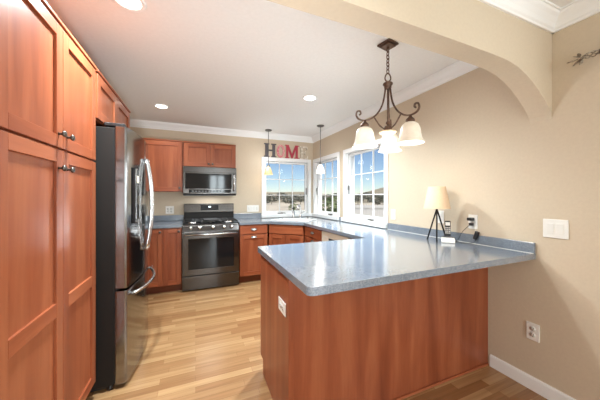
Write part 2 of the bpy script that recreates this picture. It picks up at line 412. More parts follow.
def shaker(m, x0, x1, z0, z1, y, th=.020, st=.058, mids=(), flat=False):
    """door with stiles, rails and sunk panel; slot 0 upright grain, 1 level grain"""
    if flat:
        m.box(x0, x1, y - th, y, z0, z1, 1); return
    m.box(x0, x0 + st, y - th, y, z0, z1); m.box(x1 - st, x1, y - th, y, z0, z1)
    m.box(x0 + st, x1 - st, y - th, y, z1 - st, z1, 1); m.box(x0 + st, x1 - st, y - th, y, z0, z0 + st, 1)
    for a, b in mids: m.box(x0 + st, x1 - st, y - th, y, a, b, 1)
    m.box(x0 + st - .002, x1 - st + .002, y - th + .011, y - .002, z0 + st - .002, z1 - st + .002)
def cabinet(name, label, loc, rotz, w, d, z0, z1, fronts, toe=True, group=None, cornice=False):
    r = thing(name, label, 'cabinet', loc, rotz, group)
    m = MB()
    if toe and z0 == 0: m.box(.0015, w - .0015, -d, 0, .105, z1); 
    else: m.box(.0015, w - .0015, -d, 0, z0, z1)
    m.build('carcass', M['wood'], r)
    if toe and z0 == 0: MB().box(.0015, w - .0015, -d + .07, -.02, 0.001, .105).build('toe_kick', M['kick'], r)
    if cornice: MB().box(.0005, w - .0005, -d - .028, 0, z1, z1 + .016).build('cornice', M['wood_h'], r, bevel=.004)
    for f in fronts:
        kind, x0, x1, a, b = f[:5]; opt = f[5] if len(f) > 5 else {}
        q = MB(); shaker(q, x0, x1, a, b, -d - .001, mids=opt.get('mids', ()), flat=(kind == 'drawer'))
        o = q.build(kind, [M['wood'], M['wood_h']], r, bevel=.0018)
        if 'knob' in opt: knob_mb(opt['knob'][0], -d - .0205, opt['knob'][1]).build('knob', M['knob'], o)
        if 'cup' in opt: cup_mb(opt['cup'][0], -d - .0205, opt['cup'][1]).build('cup_pull', M['nickel'], o)
    return r

# tall pantry (front plane x = -0.59)
PF = -0.59
pd = PF - .021 - XL
py0, pw = 1.100, 0.905
g = .003
sx = 1.562 - py0
cabinet('pantry_cabinet', 'tall four-door cherry pantry cabinet filling the left edge before the refrigerator', (XL + .001, py0, 0), PI / 2, pw, pd - .001, 0, 2.105, [
    ('door', .018, sx - g / 2, .112, 1.510, {'mids': [(.735, .800)], 'knob': (sx - .045, 1.425)}),
    ('door', sx + g / 2, pw - .012, .112, 1.510, {'mids': [(.735, .800)], 'knob': (sx + .040, 1.425)}),
    ('door', .018, sx - g / 2, 1.522, 2.098, {'knob': (sx - .045, 1.585)}),
    ('door', sx + g / 2, pw - .012, 1.522, 2.098, {'knob': (sx + .040, 1.585)})], cornice=True)
fw = .893
cabinet('over_fridge_cabinet', 'two-door cherry cabinet mounted above the refrigerator', (XL + .001, py0 + pw + .013, 0), PI / 2, fw, pd - .001, 1.800, 2.105, [
    ('door', .012, fw / 2 - g / 2, 1.806, 2.098, {'knob': (fw / 2 - .04, 1.85)}), ('door', fw / 2 + g / 2, fw - .012, 1.806, 2.098, {'knob': (fw / 2 + .04, 1.85)})], cornice=True)
MBp = MB().box(XL + .002, PF - .03, 2.914, 2.934, 0.001, 2.12)
tag(MBp.build('fridge_end_panel', M['wood'], bevel=.002), 'upright cherry panel on far side of the refrigerator', 'panel')

# back wall uppers
bx0, bx1 = -.170, .588
UD = .33 - .021
cabinet('upper_cabinet', 'single-door cherry wall cabinet left of the microwave', (-.725, B - .001, 0), 0, .552, UD - .001, 1.365, 2.09, [('door', .012, .540, 1.372, 2.083, {'knob': (.512, 1.42)})], cornice=True)
cabinet('over_microwave_cabinet', 'short two-door cherry wall cabinet directly above the microwave', (bx0 + .002, B - .001, 0), 0, .756, UD - .001, 1.735, 2.09, [
    ('door', .012, .3765, 1.742, 2.083, {'knob': (.350, 1.785)}), ('door', .3795, .744, 1.742, 2.083, {'knob': (.406, 1.785)})], cornice=True)
# back wall bases
BD = .625 - .021
cabinet('corner_base_cabinet', 'two-door cherry base cabinet between refrigerator and range', (-.620, B - .001, 0), 0, .446, BD, 0, ZT - .002, [
    ('door', .004, .2215, .115, .864, {'knob': (.190, .825)}), ('door', .2245, .442, .115, .864, {'knob': (.413, .825)})])
cabinet('drawer_base_cabinet', 'cherry base cabinet with drawer and door just right of the range', (.594, B - .001, 0), 0, .430, BD, 0, ZT - .002, [
    ('drawer', .010, .420, .735, .864, {'cup': (.215, .797)}), ('door', .010, .420, .115, .722, {'cup': (.215, .684)})])
# diagonal sink base: front from (1.03,3.765) to (1.46,3.38)
P0, P1 = Vector((1.030, 3.763)), Vector((1.452, 3.370))
dv = P1 - P0; DL = dv.length; DA = math.atan2(dv.y, dv.x)
sk = thing('sink_base_cabinet', 'angled cherry base cabinet under the corner sink', 'cabinet', (P0.x, P0.y, 0), DA)
def loc2(x, y):   # world -> sink base local
    v = Vector((x, y)) - P0; c, s = math.cos(-DA), math.sin(-DA); return (v.x * c - v.y * s, v.x * s + v.y * c)
m = MB(); pl = [(0.002, .021), (DL - .002, .021), loc2(W - .004, P1.y + .012), loc2(W - .004, B - .004), loc2(P0.x + .004, B - .004)]
m.prism(pl, .105, .62); m.prism([(.002, .021), (DL - .002, .021), (DL - .002, .04), (.002, .04)], .62, ZT - .002)
m.build('carcass', M['wood'], sk)
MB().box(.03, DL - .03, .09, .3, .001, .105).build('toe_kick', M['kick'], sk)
q = MB(); shaker(q, .012, DL - .012, .735, .864, .020, flat=True); q.build('drawer_front', [M['wood'], M['wood_h']], sk, bevel=.0018)
for a, b in ((.012, DL / 2 - .0015), (DL / 2 + .0015, DL - .012)):
    q = MB(); shaker(q, a, b, .115, .722, .020); q.build('door', [M['wood'], M['wood_h']], sk, bevel=.0018)
# right run, fronts facing -x at x = 1.46
RD = W - 1.481 - .001
cabinet('drawer_base_cabinet', 'narrow cherry base cabinet with drawer between corner sink and dishwasher', (W - .001, 3.362, 0), -PI / 2, .540, RD, 0, ZT - .002, [
    ('drawer', .010, .530, .735, .864, {'cup': (.27, .797)}), ('door', .010, .530, .115, .722, {'cup': (.27, .684)})])
cabinet('filler_base_cabinet', 'cherry corner base cabinet between dishwasher and peninsula', (W - .001, 2.205, 0), -PI / 2, .320, RD, 0, ZT - .002, [('door', .010, .310, .115, .864, {'knob': (.275, .825)})])
dw = thing('dishwasher', 'almond built-in dishwasher facing the kitchen aisle', 'dishwasher', (W - .02, 2.817, 0), -PI / 2)
MB().box(.004, .600, -.585, 0, .105, ZT - .004).build('tub', M['almond'], dw)
MB().box(.004, .600, -.52, -.1, .001, .105).build('toe_kick', M['black'], dw)
dd = MB().box(.006, .598, -.606, -.586, .115, .735).build('door', M['almond'], dw, bevel=.004)
cp = MB().box(.006, .598, -.612, -.586, .740, .868).build('control_panel', M['almond'], dw, bevel=.006)
MB().box(.19, .41, -.616, -.6125, .775, .800).build('latch', M['charcoal'], cp, bevel=.003)
bm_ = MB()
for k in range(5): bm_.box(.06 + k * .024, .076 + k * .024, -.615, -.6125, .80, .812)
bm_.build('buttons', M['plate_grey'], cp)
dw['category'] = 'dishwasher'

# peninsula
PX, PY0, PY1 = .4527, 1.246, 1.872
pn = thing('peninsula_cabinet', 'cherry peninsula base with plain panelled back facing the dining room', 'cabinet', (PX, PY0, 0))
px = lambda x: x - PX
py = lambda y: y - PY0
MB().box(.020, W - PX - .002, .020, PY1 - PY0 - .022, .105, ZT - .002).box(.06, W - PX - .002, .05, PY1 - PY0 - .09, .001, .105).build('carcass', M['wood'], pn)
MB().box(.021, W - PX - .002, 0, .0195, .001, ZT - .002).build('back_panel', M['wood'], pn, bevel=.001)
ep = [(py(PY0), .001), (py(PY1) - .075, .001), (py(PY1) - .075, .105), (py(PY1), .105), (py(PY1), ZT - .002), (py(PY0), ZT - .002)]
MB().prism(ep, 0, .0195, 'x').build('end_panel', M['wood'], pn, bevel=.001)
MB().box(-.004, .026, -.005, -.0003, .001, ZT - .002).build('corner_strip', M['wood'], pn, bevel=.0015)
MB().box(.027, W - PX - .0165, -.012, -.0005, .001, .018).build('shoe_moulding', M['wood_h'], pn, bevel=.004)
for a, b, kx in ((.024, .330, .30), (.333, .640, .36), (.643, .985, .675)):
    q = MB(); shaker(q, -b, -a, .115, .864, 0)
    o = q.build('door', [M['wood'], M['wood_h']], pn, bevel=.0018); o.location = (0, PY1 - PY0 - .0215, 0); o.rotation_euler = (0, 0, PI)
    k_ = knob_mb(-kx, -.0205, .825).build('knob', M['knob'], o)

# ------------------------------------------------------------------ worktops
ye, xl, yf, xi, yb = .950, .4316, 1.898, 1.441, 3.745
def arcpts(cx, cy, r, a0, a1, n=6): return [(cx + r * math.cos(math.radians(a0 + (a1 - a0) * i / n)), cy + r * math.sin(math.radians(a0 + (a1 - a0) * i / n))) for i in range(n + 1)]
outer = [(W - .001, ye)] + [(W - .001, B - .001), (.592, B - .001), (.592, yb), (1.022, yb), (xi, 3.352), (xi, yf)] + [(xl + .02, yf)] + arcpts(xl + .02, yf - .02, .02, 90, 180, 4)[1:] + arcpts(xl + .028, ye + .028, .028, 180, 270, 6)
SD = Vector((-math.sin(DA), math.cos(DA)))            # from diagonal front towards the room corner
sc0 = (P0 + P1) / 2 + SD * .335
def sl(x, y): return (sc0.x + x * math.cos(DA) - y * math.sin(DA), sc0.y + x * math.sin(DA) + y * math.cos(DA))
hw, hh = .285, .185
holep = [sl(-hw, -hh), sl(hw, -hh), sl(hw, hh), sl(-hw, hh)]
wt = thing('worktop', 'long speckled grey worktop running from range past corner sink onto the peninsula', 'worktop', (0, 0, ZT))
MB().plate(outer, [holep], 0, ZC - ZT, 'z').build('slab', M['counter'], wt, bevel=.005, seg=3)
ZS = .986 - ZT; z_c = ZC - ZT
MB().box(W - .020, W - .001, ye, win_r[1][1] - .004, z_c, ZS).build('backsplash', M['counter'], wt, bevel=.003)
MB().box(W - .020, W - .001, win_r[1][0] + .011, win_r[0][1] - .004, z_c, ZS - .012).build('backsplash', M['counter'], wt, bevel=.003)
MB().box(.592, win_back[0] - .011, B - .020, B - .001, z_c, ZS + .02).build('backsplash', M['counter'], wt, bevel=.003)
MB().box(W - .023, W - .0205, ye + .004, win_r[1][1] - .006, z_c, z_c + .003).build('caulk_line', M['plate_grey'], wt)
w2 = thing('worktop', 'short speckled grey worktop between refrigerator and range', 'worktop', (0, 0, ZT))
MB().prism([(XL + .002, B - .001), (XL + .002, yb), (-.172, yb), (-.172, B - .001)], 0, ZC - ZT).build('slab', M['counter'], w2, bevel=.005, seg=3)
MB().box(XL + .002, -.172, B - .020, B - .001, z_c, ZS + .02).build('backsplash', M['counter'], w2, bevel=.003)

# ------------------------------------------------------------------ sink and tap
sn = thing('sink', 'white enamel drop-in sink set in the worktop corner', 'sink', (sc0.x, sc0.y, ZC), DA)
m = MB(); rim = [(-.315, -.215), (.315, -.215), (.315, .265), (-.315, .265)]
bas = rect(-.27, .27, -.170, .170)
m.plate(rim, [bas], .0005, .010); m.build('rim', M['sink'], sn, bevel=.004)
m = MB(); t = .008; dpt = -.17
m.box(-.27, .27, -.170, -.162, dpt, .0005); m.box(-.27, .27, .162, .170, dpt, .0005); m.box(-.27, -.262, -.162, .162, dpt, .0005); m.box(.262, .27, -.162, .162, dpt, .0005); m.box(-.27, .27, -.170, .170, dpt - .008, dpt)
m.build('basin', M['sink'], sn)
MB().lathe([(0, .001), (.03, .001), (.035, .004), (.025, .004), (0, .002)], (0, 0, dpt), 20).build('drain', M['chrome'], sn)
def sp(x, y): return (*sl(x, y), ZC + .0105)
fc = thing('faucet', 'chrome kitchen faucet with curved spout behind the corner sink', 'faucet', sp(.03, .225), DA)
MB().lathe([(0, 0), (.028, 0), (.026, .012), (.018, .02), (.016, .09), (0, .09)], (0, 0, 0), 18).build('base', M['chrome'], fc)
MB().tube([(0, 0, .085), (0, -.004, .17), (0, -.03, .212), (0, -.085, .220), (0, -.13, .200), (0, -.145, .155)], [.017, .017, .016, .016, .016, .018], 12).build('spout', M['chrome'], fc)
MB().tube([(.01, 0, .07), (.035, 0, .10), (.085, .01, .135)], [.010, .007, .006], 10).build('lever', M['chrome'], fc)
sd = thing('soap_dispenser', 'tall chrome soap pump with black top left of the faucet', 'soap dispenser', sp(-.10, .228), DA)
MB().lathe([(0, 0), (.022, 0), (.020, .01), (.021, .02), (.021, .12), (.012, .13), (0, .13)], (0, 0, 0), 16).build('body', M['chrome'], sd)
MB().lathe([(0, .128), (.006, .128), (.006, .155), (.016, .158), (.017, .180), (0, .184)], (0, 0, 0), 14).tube([(0, 0, .17), (0, -.03, .174), (0, -.055, .162)], .007, 8).build('pump', M['black'], sd)
tag(MB().lathe([(0, 0), (.018, 0), (.018, .035), (.014, .042), (0, .044)], (0, 0, 0), 16).build('air_gap_cap', M['nickel'], loc=sp(.16, .228)), 'small metal cap right of the faucet on the sink ledge', 'cap')

# ------------------------------------------------------------------ refrigerator
fr = thing('refrigerator', 'dark stainless french-door refrigerator beside the pantry cabinet', 'refrigerator', (-.80, 2.45, 0))
fx = lambda x: x + .80
fy = lambda y: y - 2.45
MB().box(fx(-1.185), fx(-.503), fy(2.030), fy(2.870), .035, 1.752).build('case', M['charcoal'], fr, bevel=.004)
MB().box(fx(-1.15), fx(-.52), fy(2.05), fy(2.85), .012, .034).build('base_grille', M['black'], fr)
for y in (2.055, 2.845): MB().lathe([(0, 0), (.018, 0), (.018, .012), (.012, .034), (0, .034)], (fx(-.53), fy(y), .001), 14).build('foot', M['black'], fr)
def bow(y): return -.432 + .040 * (1 - ((y - 2.45) / .42) ** 2)
def door_poly(y0, y1, n=14, r=.012):
    pts = [(fx(-.496), fy(y1)), (fx(-.496), fy(y0)), (fx(bow(y0) - r), fy(y0))]
    for i in range(n + 1):
        y = y0 + .006 + (y1 - y0 - .012) * i / n; pts.append((fx(bow(y)), fy(y)))
    pts.append((fx(bow(y1) - r), fy(y1))); return pts
def fdoor(name, y0, y1, z0, z1):
    m = MB(); m.prism(door_poly(y0, y1), z0, z1)
    for f in m.bm.faces:
        if len(f.verts) == 4 and f.calc_area() > .001: f.smooth = False
    return m.build(name, M['steel_front'], fr, bevel=.003)
d1 = fdoor('door', 2.032, 2.4475, .672, 1.765)
d2 = fdoor('door', 2.4525, 2.868, .672, 1.765)
d3 = fdoor('freezer_drawer', 2.032, 2.868, .030, .655)
MB().box(fx(-.502), fx(-.497), fy(2.035), fy(2.865), .04, 1.755).build('gasket', M['black'], fr)
for y in (2.04, 2.80): MB().box(fx(-.56), fx(-.445), fy(y), fy(y + .06), 1.7655, 1.787).build('hinge_cover', M['black'], fr, bevel=.004)
def fr_handle(y, par):
    b0 = bow(y); pts = []
    for i in range(17):
        t_ = i / 16; z = .860 + (1.600 - .860) * t_; pts.append((fx(b0 + .012 + .040 * math.sin(PI * t_) ** .75), fy(y), z))
    MB().tube(pts, [.011 if 0 < i < 16 else .013 for i in range(17)], 12).cyl((fx(b0 - .006), fy(y), .868), (fx(b0 + .03), fy(y), .868), .011).cyl((fx(b0 - .006), fy(y), 1.592), (fx(b0 + .03), fy(y), 1.592), .011).build('handle', M['steel_light'], par)
fr_handle(2.412, d1); fr_handle(2.488, d2)
pts = []
for i in range(21):
    t_ = i / 20; y = 2.10 + .70 * t_; pts.append((fx(bow(y) + .014 + .046 * math.sin(PI * t_) ** .8), fy(y), .610))
MB().tube(pts, .012, 12).cyl((fx(bow(2.11) - .006), fy(2.11), .61), (fx(bow(2.11) + .03), fy(2.11), .61), .011).cyl((fx(bow(2.79) - .006), fy(2.79), .61), (fx(bow(2.79) + .03), fy(2.79), .61), .011).build('handle', M['steel_light'], d3)
# dispenser on the near door
dp = MB(); xs = bow(2.215)
dpo = dp.box(fx(xs - .02), fx(xs + .004), fy(2.130), fy(2.300), 1.10, 1.50).build('dispenser', M['black_glass'], d1, bevel=.003)
MB().box(fx(xs + .0042), fx(xs + .0055), fy(2.185), fy(2.245), 1.395, 1.445).build('display', M['screen'], dpo)
MB().box(fx(xs + .0042), fx(xs + .012), fy(2.15), fy(2.28), 1.105, 1.125).build('drip_tray', M['steel'], dpo, bevel=.002)

# ------------------------------------------------------------------ gas range (local centred, front -y)
rg = thing('gas_range', 'dark stainless gas range standing between the base cabinets', 'range', (.2095, B - .012, 0))
hwid = .3765
MB().box(-hwid, hwid, -.615, 0, .045, .893).build('body', M['steel'], rg)
for x in (-.33, .33):
    for y in (-.57, -.05): MB().lathe([(0, 0), (.018, 0), (.014, .045), (0, .045)], (x, y, .0005), 12).build('foot', M['black'], rg)
MB().box(-hwid, hwid, -.640, -.616, .018, .205).build('drawer', M['steel'], rg, bevel=.005)
MB().box(-hwid + .004, hwid - .004, -.632, -.616, .206, .216).build('drawer_gap', M['black'], rg)
od = MB().plate(rect(-hwid, hwid, .217, .806), [rect(-.298, .298, .300, .715)], -.648, -.616, 'y').build('oven_door', M['steel'], rg, bevel=.004)
MB().box(-.297, .297, -.643, -.620, .301, .714).build('oven_window', M['black_glass'], od)
hm = MB().tube([(-.345, -.695, .775), (0, -.698, .775), (.345, -.695, .775)], .012, 12)
for x in (-.33, .33): hm.cyl((x, -.648, .775), (x, -.695, .775), .011)
hm.build('handle', M['steel_light'], od)
cpz = [(-.655, .812), (-.600, .908), (-.560, .908), (-.560, .812)]
cpn = MB().prism(cpz, -hwid, hwid, 'x').build('control_panel', M['steel'], rg, bevel=.004)
tl = math.atan2(.055, .096)
for x in (-.267, -.155, .018, .170, .272):
    c = (x, -.6275 - .001, .860)
    MB().lathe([(0, 0), (.024, 0), (.025, .004), (.021, .008), (.019, .028), (.015, .031), (0, .031)], c, 18, rot=RX(PI / 2 - tl)).build('knob', M['chrome'], cpn)
MB().box(-hwid, hwid, -.600, -.062, .894, .915).build('cooktop', M['black_glass'], rg, bevel=.004)
def grate(x0, x1):
    m = MB(); y0, y1, z, r = -.575, -.105, .945, .006
    m.tube([(x0, y0, z), (x1, y0, z), (x1, y1, z), (x0, y1, z)], r, 8, closed=True)
    for k in range(1, 4): y = y0 + (y1 - y0) * k / 4; m.cyl((x0, y, z), (x1, y, z), r, seg=8)
    xm = (x0 + x1) / 2; m.cyl((xm, y0, z), (xm, y1, z), r, seg=8)
    for x in (x0, x1):
        for y in (y0, y1): m.cyl((x, y, .9145), (x, y, z), .007, seg=8)
    return m
for a, b in ((-.360, -.135), (-.120, .120), (.135, .360)): grate(a, b).build('grate', M['iron'], rg)
for x, y, r in ((-.25, -.46, .045), (-.25, -.22, .036), (0, -.34, .05), (.25, -.46, .045), (.25, -.22, .036)):
    MB().lathe([(0, 0), (r * 1.25, 0), (r * 1.2, .008), (r, .010), (r, .018), (0, .020)], (x, y, .9152), 18).build('burner', M['steel_light'], rg)
MB().box(-.10, .10, -.50, -.20, .9515, .962).build('griddle', M['iron'], rg, bevel=.004)
bgd = MB().box(-hwid, hwid, -.060, -.004, .894, 1.045).build('backguard_base', M['charcoal'], rg)
bgt = MB().prism([(-.085, 1.046), (-.068, 1.180), (-.004, 1.180), (-.004, 1.046)], -hwid, hwid, 'x').build('backguard', M['steel'], rg, bevel=.004)
tl2 = math.atan2(.017, .134)
MB().box(-.135, .135, -.0805, -.0775, 1.075, 1.160, rot=RX(-tl2)).build('control_display', M['black_glass'], bgt)
MB().box(-.018, .018, -.0820, -.0808, 1.122, 1.138, rot=RX(-tl2)).build('clock', M['led'], bgt)
for i in range(4):
    for sx_ in (-1, 1): MB().box(sx_ * (.045 + .022 * i) - .006, sx_ * (.045 + .022 * i) + .006, -.0822, -.0810, 1.096, 1.102).build('touch_key', M['key_grey'], bgt)

# ------------------------------------------------------------------ over-the-range microwave
mw = thing('microwave', 'dark stainless microwave mounted above the gas range', 'microwave', (.2095, B - .002, 1.315))
MB().box(-.376, .376, -.36, 0, 0, .417).build('body', M['charcoal'], mw, bevel=.003)
MB().box(-.376, .376, -.388, -.361, .338, .417).build('vent_panel', M['steel'], mw, bevel=.003)
md = MB().plate(rect(-.376, .376, .022, .336), [rect(-.345, .300, .095, .318)], -.392, -.361, 'y').build('door', M['steel'], mw, bevel=.003)
MB().box(-.344, .299, -.3885, -.366, .096, .317).build('door_glass', M['black_glass'], md)
hh_ = MB().tube([(.335, -.393, .065), (.335, -.425, .085), (.335, -.430, .19), (.335, -.425, .295), (.335, -.393, .315)], .011, 12)
hh_.build('handle', M['steel_light'], md)
pnl = MB().box(-.300, .290, -.3945, -.3922, .034, .084).build('control_strip', M['black_glass'], md)
for i in range(10): MB().box(-.26 + i * .045, -.235 + i * .045, -.3958, -.3946, .050, .066).build('touch_key', M['key_grey'], pnl)
MB().box(-.370, .370, -.380, -.02, -.008, -.0005).build('underside_grille', M['black'], mw)

light('under_microwave_fill', 'AREA', (.21, B - .22, 1.300), (0, 0, 0), 1.2, (.95, .97, 1), .35, .08)  # added light under the microwave, brightens the backsplash

# ------------------------------------------------------------------ letters on window 1
def letter(name, polys, x0, w, h, label, mats, face):
    z0 = WIN_Z1 + .0008; y0, y1 = B - .020, B - .003
    t_ = thing(name, label, 'letter', (x0, B - .012, z0), 0, 'painted letters above the back window')
    m = MB()
    for outer_, holes_ in polys:
        m.plate([(p[0] * w, p[1] * h) for p in outer_], [[(p[0] * w, p[1] * h) for p in q] for q in holes_], -.006, .010, 'y')
    m.build('letter_body', M['letter_edge'], t_)
    m = MB()
    k = .012
    for outer_, holes_ in polys:
        m.plate([(p[0] * w, p[1] * h) for p in outer_], [[(p[0] * w, p[1] * h) for p in q] for q in holes_], -.0085, -.0062, 'y')
    m.build('letter_face', mats, t_)
    return t_
serif = lambda x0, x1, z0, z1: (rect(x0, x1, z0, z1), [])
H_ = [([(0, 0), (.42, 0), (.42, .09), (.33, .09), (.33, .44), (.67, .44), (.67, .09), (.58, .09), (.58, 0), (1, 0), (1, .09), (.91, .09), (.91, .91), (1, .91), (1, 1), (.58, 1), (.58, .91), (.67, .91), (.67, .56), (.33, .56), (.33, .91), (.42, .91), (.42, 1), (0, 1), (0, .91), (.09, .91), (.09, .09), (0, .09)], [])]
O_ = [([(.5 + .5 * math.cos(2 * PI * i / 28), .5 + .5 * math.sin(2 * PI * i / 28)) for i in range(28)], [[(.5 + .22 * math.cos(2 * PI * i / 28), .5 + .34 * math.sin(2 * PI * i / 28)) for i in range(28)]])]
M_ = [([(0, 0), (.30, 0), (.30, .08), (.23, .08), (.23, .66), (.46, 0), (.54, 0), (.77, .66), (.77, .08), (.68, .08), (.68, 0), (1, 0), (1, .08), (.93, .08), (.93, .92), (1, .92), (1, 1), (.74, 1), (.5, .34), (.26, 1), (0, 1), (0, .92), (.07, .92), (.07, .08), (0, .08)], [])]
E_ = [([(0, 0), (1, 0), (1, .28), (.90, .28), (.82, .11), (.40, .11), (.40, .45), (.60, .45), (.66, .36), (.72, .36), (.72, .65), (.66, .65), (.60, .56), (.40, .56), (.40, .89), (.80, .89), (.88, .74), (.97, .74), (.97, 1), (0, 1), (0, .91), (.12, .91), (.12, .09), (0, .09)], [])]
letter('letter_h', H_, 1.120, .225, .245, 'slate grey serif letter H, first of the four above the back window', M['letter_dark'], None)
letter('letter_o', O_, 1.352, .155, .240, 'pink patterned letter O between the grey H and red M', M['letter_pink'], None)
letter('letter_m', M_, 1.513, .270, .245, 'raspberry red serif letter M above the back window', M['letter_red'], None)
letter('letter_e', E_, 1.800, .170, .240, 'cream patterned letter E, last of the four above the back window', M['letter_cream'], None)

# ------------------------------------------------------------------ ceiling lights
def recessed(loc, label, power, first=[None]):
    if first[0] is None:
        t_ = thing('recessed_light', label, 'ceiling light', loc, 0, 'recessed ceiling lights')
        MB().lathe([(.062, -.0005), (.086, -.0005), (.088, -.004), (.084, -.008), (.064, -.007), (.062, -.0005)], (0, 0, 0), 28).build('trim_ring', M['trim'], t_)
        MB().lathe([(0, -.005), (.0625, -.005), (.0625, -.001), (0, -.001)], (0, 0, 0), 28).build('lens', M['lens'], t_)
        first[0] = t_
    else: t_ = dup(first[0], loc, label)
    light('recessed_lamp', 'AREA', (loc[0], loc[1], CEIL - .012), (0, 0, 0), power, (.85, .96, 1), .13, shape='DISK', spread=math.radians(140))
recessed((-.392, 3.57, CEIL), 'recessed ceiling light near the fridge-side wall and back wall', 5)
recessed((1.205, 2.62, CEIL), 'recessed ceiling light over the sink side of the kitchen', 24)
recessed((-.355, 1.72, CEIL), 'recessed ceiling light above the front of the refrigerator, cut by the photo top edge', 19)

# ------------------------------------------------------------------ pendants
def pendant(loc, shade_mat, label, energy, col, fill_energy):
    t_ = thing('pendant_light', label, 'pendant light', loc, 0, 'small pendant lights by the sink')
    MB().lathe([(0, -.001), (.058, -.001), (.060, -.010), (.045, -.020), (.015, -.026), (0, -.027)], (0, 0, 0), 24).build('canopy', M['pewter'], t_)
    MB().cyl((0, 0, -.026), (0, 0, -.590), .005).build('rod', M['pewter'], t_)
    MB().lathe([(.006, -.585), (.014, -.590), (.020, -.605), (.022, -.635), (.016, -.640), (0, -.640)], (0, 0, 0), 18).build('socket', M['knob'], t_)
    MB().lathe([(.018, -.622), (.028, -.630), (.044, -.660), (.060, -.705), (.072, -.745), (.073, -.755), (.069, -.755), (.056, -.706), (.040, -.662), (.022, -.634)], (0, 0, 0), 24).build('lamp_shade', shade_mat, t_)
    MB().lathe([(0, -.640), (.012, -.645), (.022, -.675), (.022, -.695), (.012, -.712), (0, -.715)], (0, 0, 0), 14).build('bulb', M['shade_white'], t_)
    light('pendant_fill', 'POINT', (loc[0] - .07, loc[1] - .07, 1.86), (0, 0, 0), fill_energy, (.93, .97, 1), shadow_soft_size=.05)  # added fill beside the rod, lifts the back ceiling and wall
    light('pendant_lamp', 'POINT', (loc[0], loc[1], loc[2] - .765), (0, 0, 0), energy, col, shadow_soft_size=.03)
pendant((1.139, 4.15, CEIL), M['shade_amber'], 'small amber glass pendant hanging before the back window', 0.5, (1, .75, .45), 1.5)
pendant((1.830, 3.576, CEIL), M['shade_white'], 'small white glass pendant hanging before the side window', 0.6, (1, .88, .7), .9)

# ------------------------------------------------------------------ chandelier
CX, CY = 1.312, 1.476
ch = thing('chandelier', 'bronze three-arm chandelier with frosted bell shades above the peninsula', 'chandelier', (CX, CY, CEIL))
zz = lambda z: z - CEIL
MB().box(-.055, .055, -.055, .055, zz(CEIL - .0145), -.001).box(-.042, .042, -.042, .042, zz(CEIL - .026), -.0145).lathe([(0, -.026), (.012, -.026), (.010, -.040), (0, -.042)], (0, 0, 0), 14).build('canopy', M['bronze'], ch, bevel=.005, rotz=math.radians(12))
cm = MB(); z = 2.390; k = 0
while z > 2.215:
    L_ = .034; a = (k % 2) * PI / 2; pts = []
    for i in range(12):
        t_ = 2 * PI * i / 12; r_ = .0105 * math.cos(t_); pts.append((r_ * math.cos(a), r_ * math.sin(a), zz(z - L_ / 2 + (L_ / 2) * math.sin(t_))))
    cm.tube(pts, .0036, 6, closed=True); z -= .0262; k += 1
cm.build('chain', M['bronze'], ch)
lp = []
for i in range(20):
    t_ = 2 * PI * i / 20; lp.append((.021 * math.cos(t_) * (1 - .25 * math.sin(t_)), 0, zz(2.172 + .030 * math.sin(t_))))
MB().tube(lp, .005, 8, closed=True).build('loop', M['bronze'], ch, rotz=math.radians(-20))
MB().lathe([(0, zz(2.145)), (.010, zz(2.143)), (.034, zz(2.128)), (.036, zz(2.120)), (.026, zz(2.108)), (.026, zz(2.095)), (.012, zz(2.085)), (0, zz(2.085))], (0, 0, 0), 20).build('collar', M['bronze'], ch)
MB().cyl((0, 0, zz(2.09)), (0, 0, zz(1.80)), .006).lathe([(0, zz(1.85)), (.012, zz(1.845)), (.016, zz(1.835)), (.010, zz(1.825)), (0, zz(1.82))], (0, 0, 0), 14).build('stem', M['bronze'], ch)
MB().lathe([(0, zz(1.818)), (.022, zz(1.812)), (.030, zz(1.800)), (.030, zz(1.785)), (.018, zz(1.778)), (0, zz(1.777))], (0, 0, 0), 20).build('hub', M['bronze'], ch)
MB().lathe([(0, zz(1.777)), (.060, zz(1.772)), (.064, zz(1.764)), (.050, zz(1.756)), (.036, zz(1.745)), (.030, zz(1.728)), (.018, zz(1.700)), (.010, zz(1.690)), (0, zz(1.682))], (0, 0, 0), 24).build('finial', M['alabaster'], ch)
def bez(P, n=10):
    out = []
    for i in range(len(P) - 1):
        p0 = P[max(i - 1, 0)]; p1 = P[i]; p2 = P[i + 1]; p3 = P[min(i + 2, len(P) - 1)]
        for j in range(n):
            t_ = j / n; out.append(tuple(.5 * (2 * b + (c - a) * t_ + (2 * a - 5 * b + 4 * c - d) * t_ * t_ + (3 * b - a - 3 * c + d) * t_ ** 3) for a, b, c, d in zip(p0, p1, p2, p3)))
    out.append(P[-1]); return out
AR = .176
view = math.atan2(CY, CX)
arm_prof = bez([(.018, 2.105), (.026, 2.04), (.042, 1.97), (.078, 1.905), (.128, 1.862), (.176, 1.848), (.222, 1.858), (.240, 1.885), (.232, 1.912), (.212, 1.915), (.206, 1.898), (.216, 1.888)], 6)
strut_prof = bez([(.108, 1.878), (.085, 1.845), (.060, 1.812), (.030, 1.793)], 6)
shade_prof = [(.024, 1.800), (.034, 1.796), (.052, 1.782), (.063, 1.755), (.068, 1.720), (.074, 1.690), (.086, 1.664), (.091, 1.656), (.087, 1.656), (.072, 1.686), (.064, 1.720), (.058, 1.755), (.046, 1.780), (.020, 1.796)]
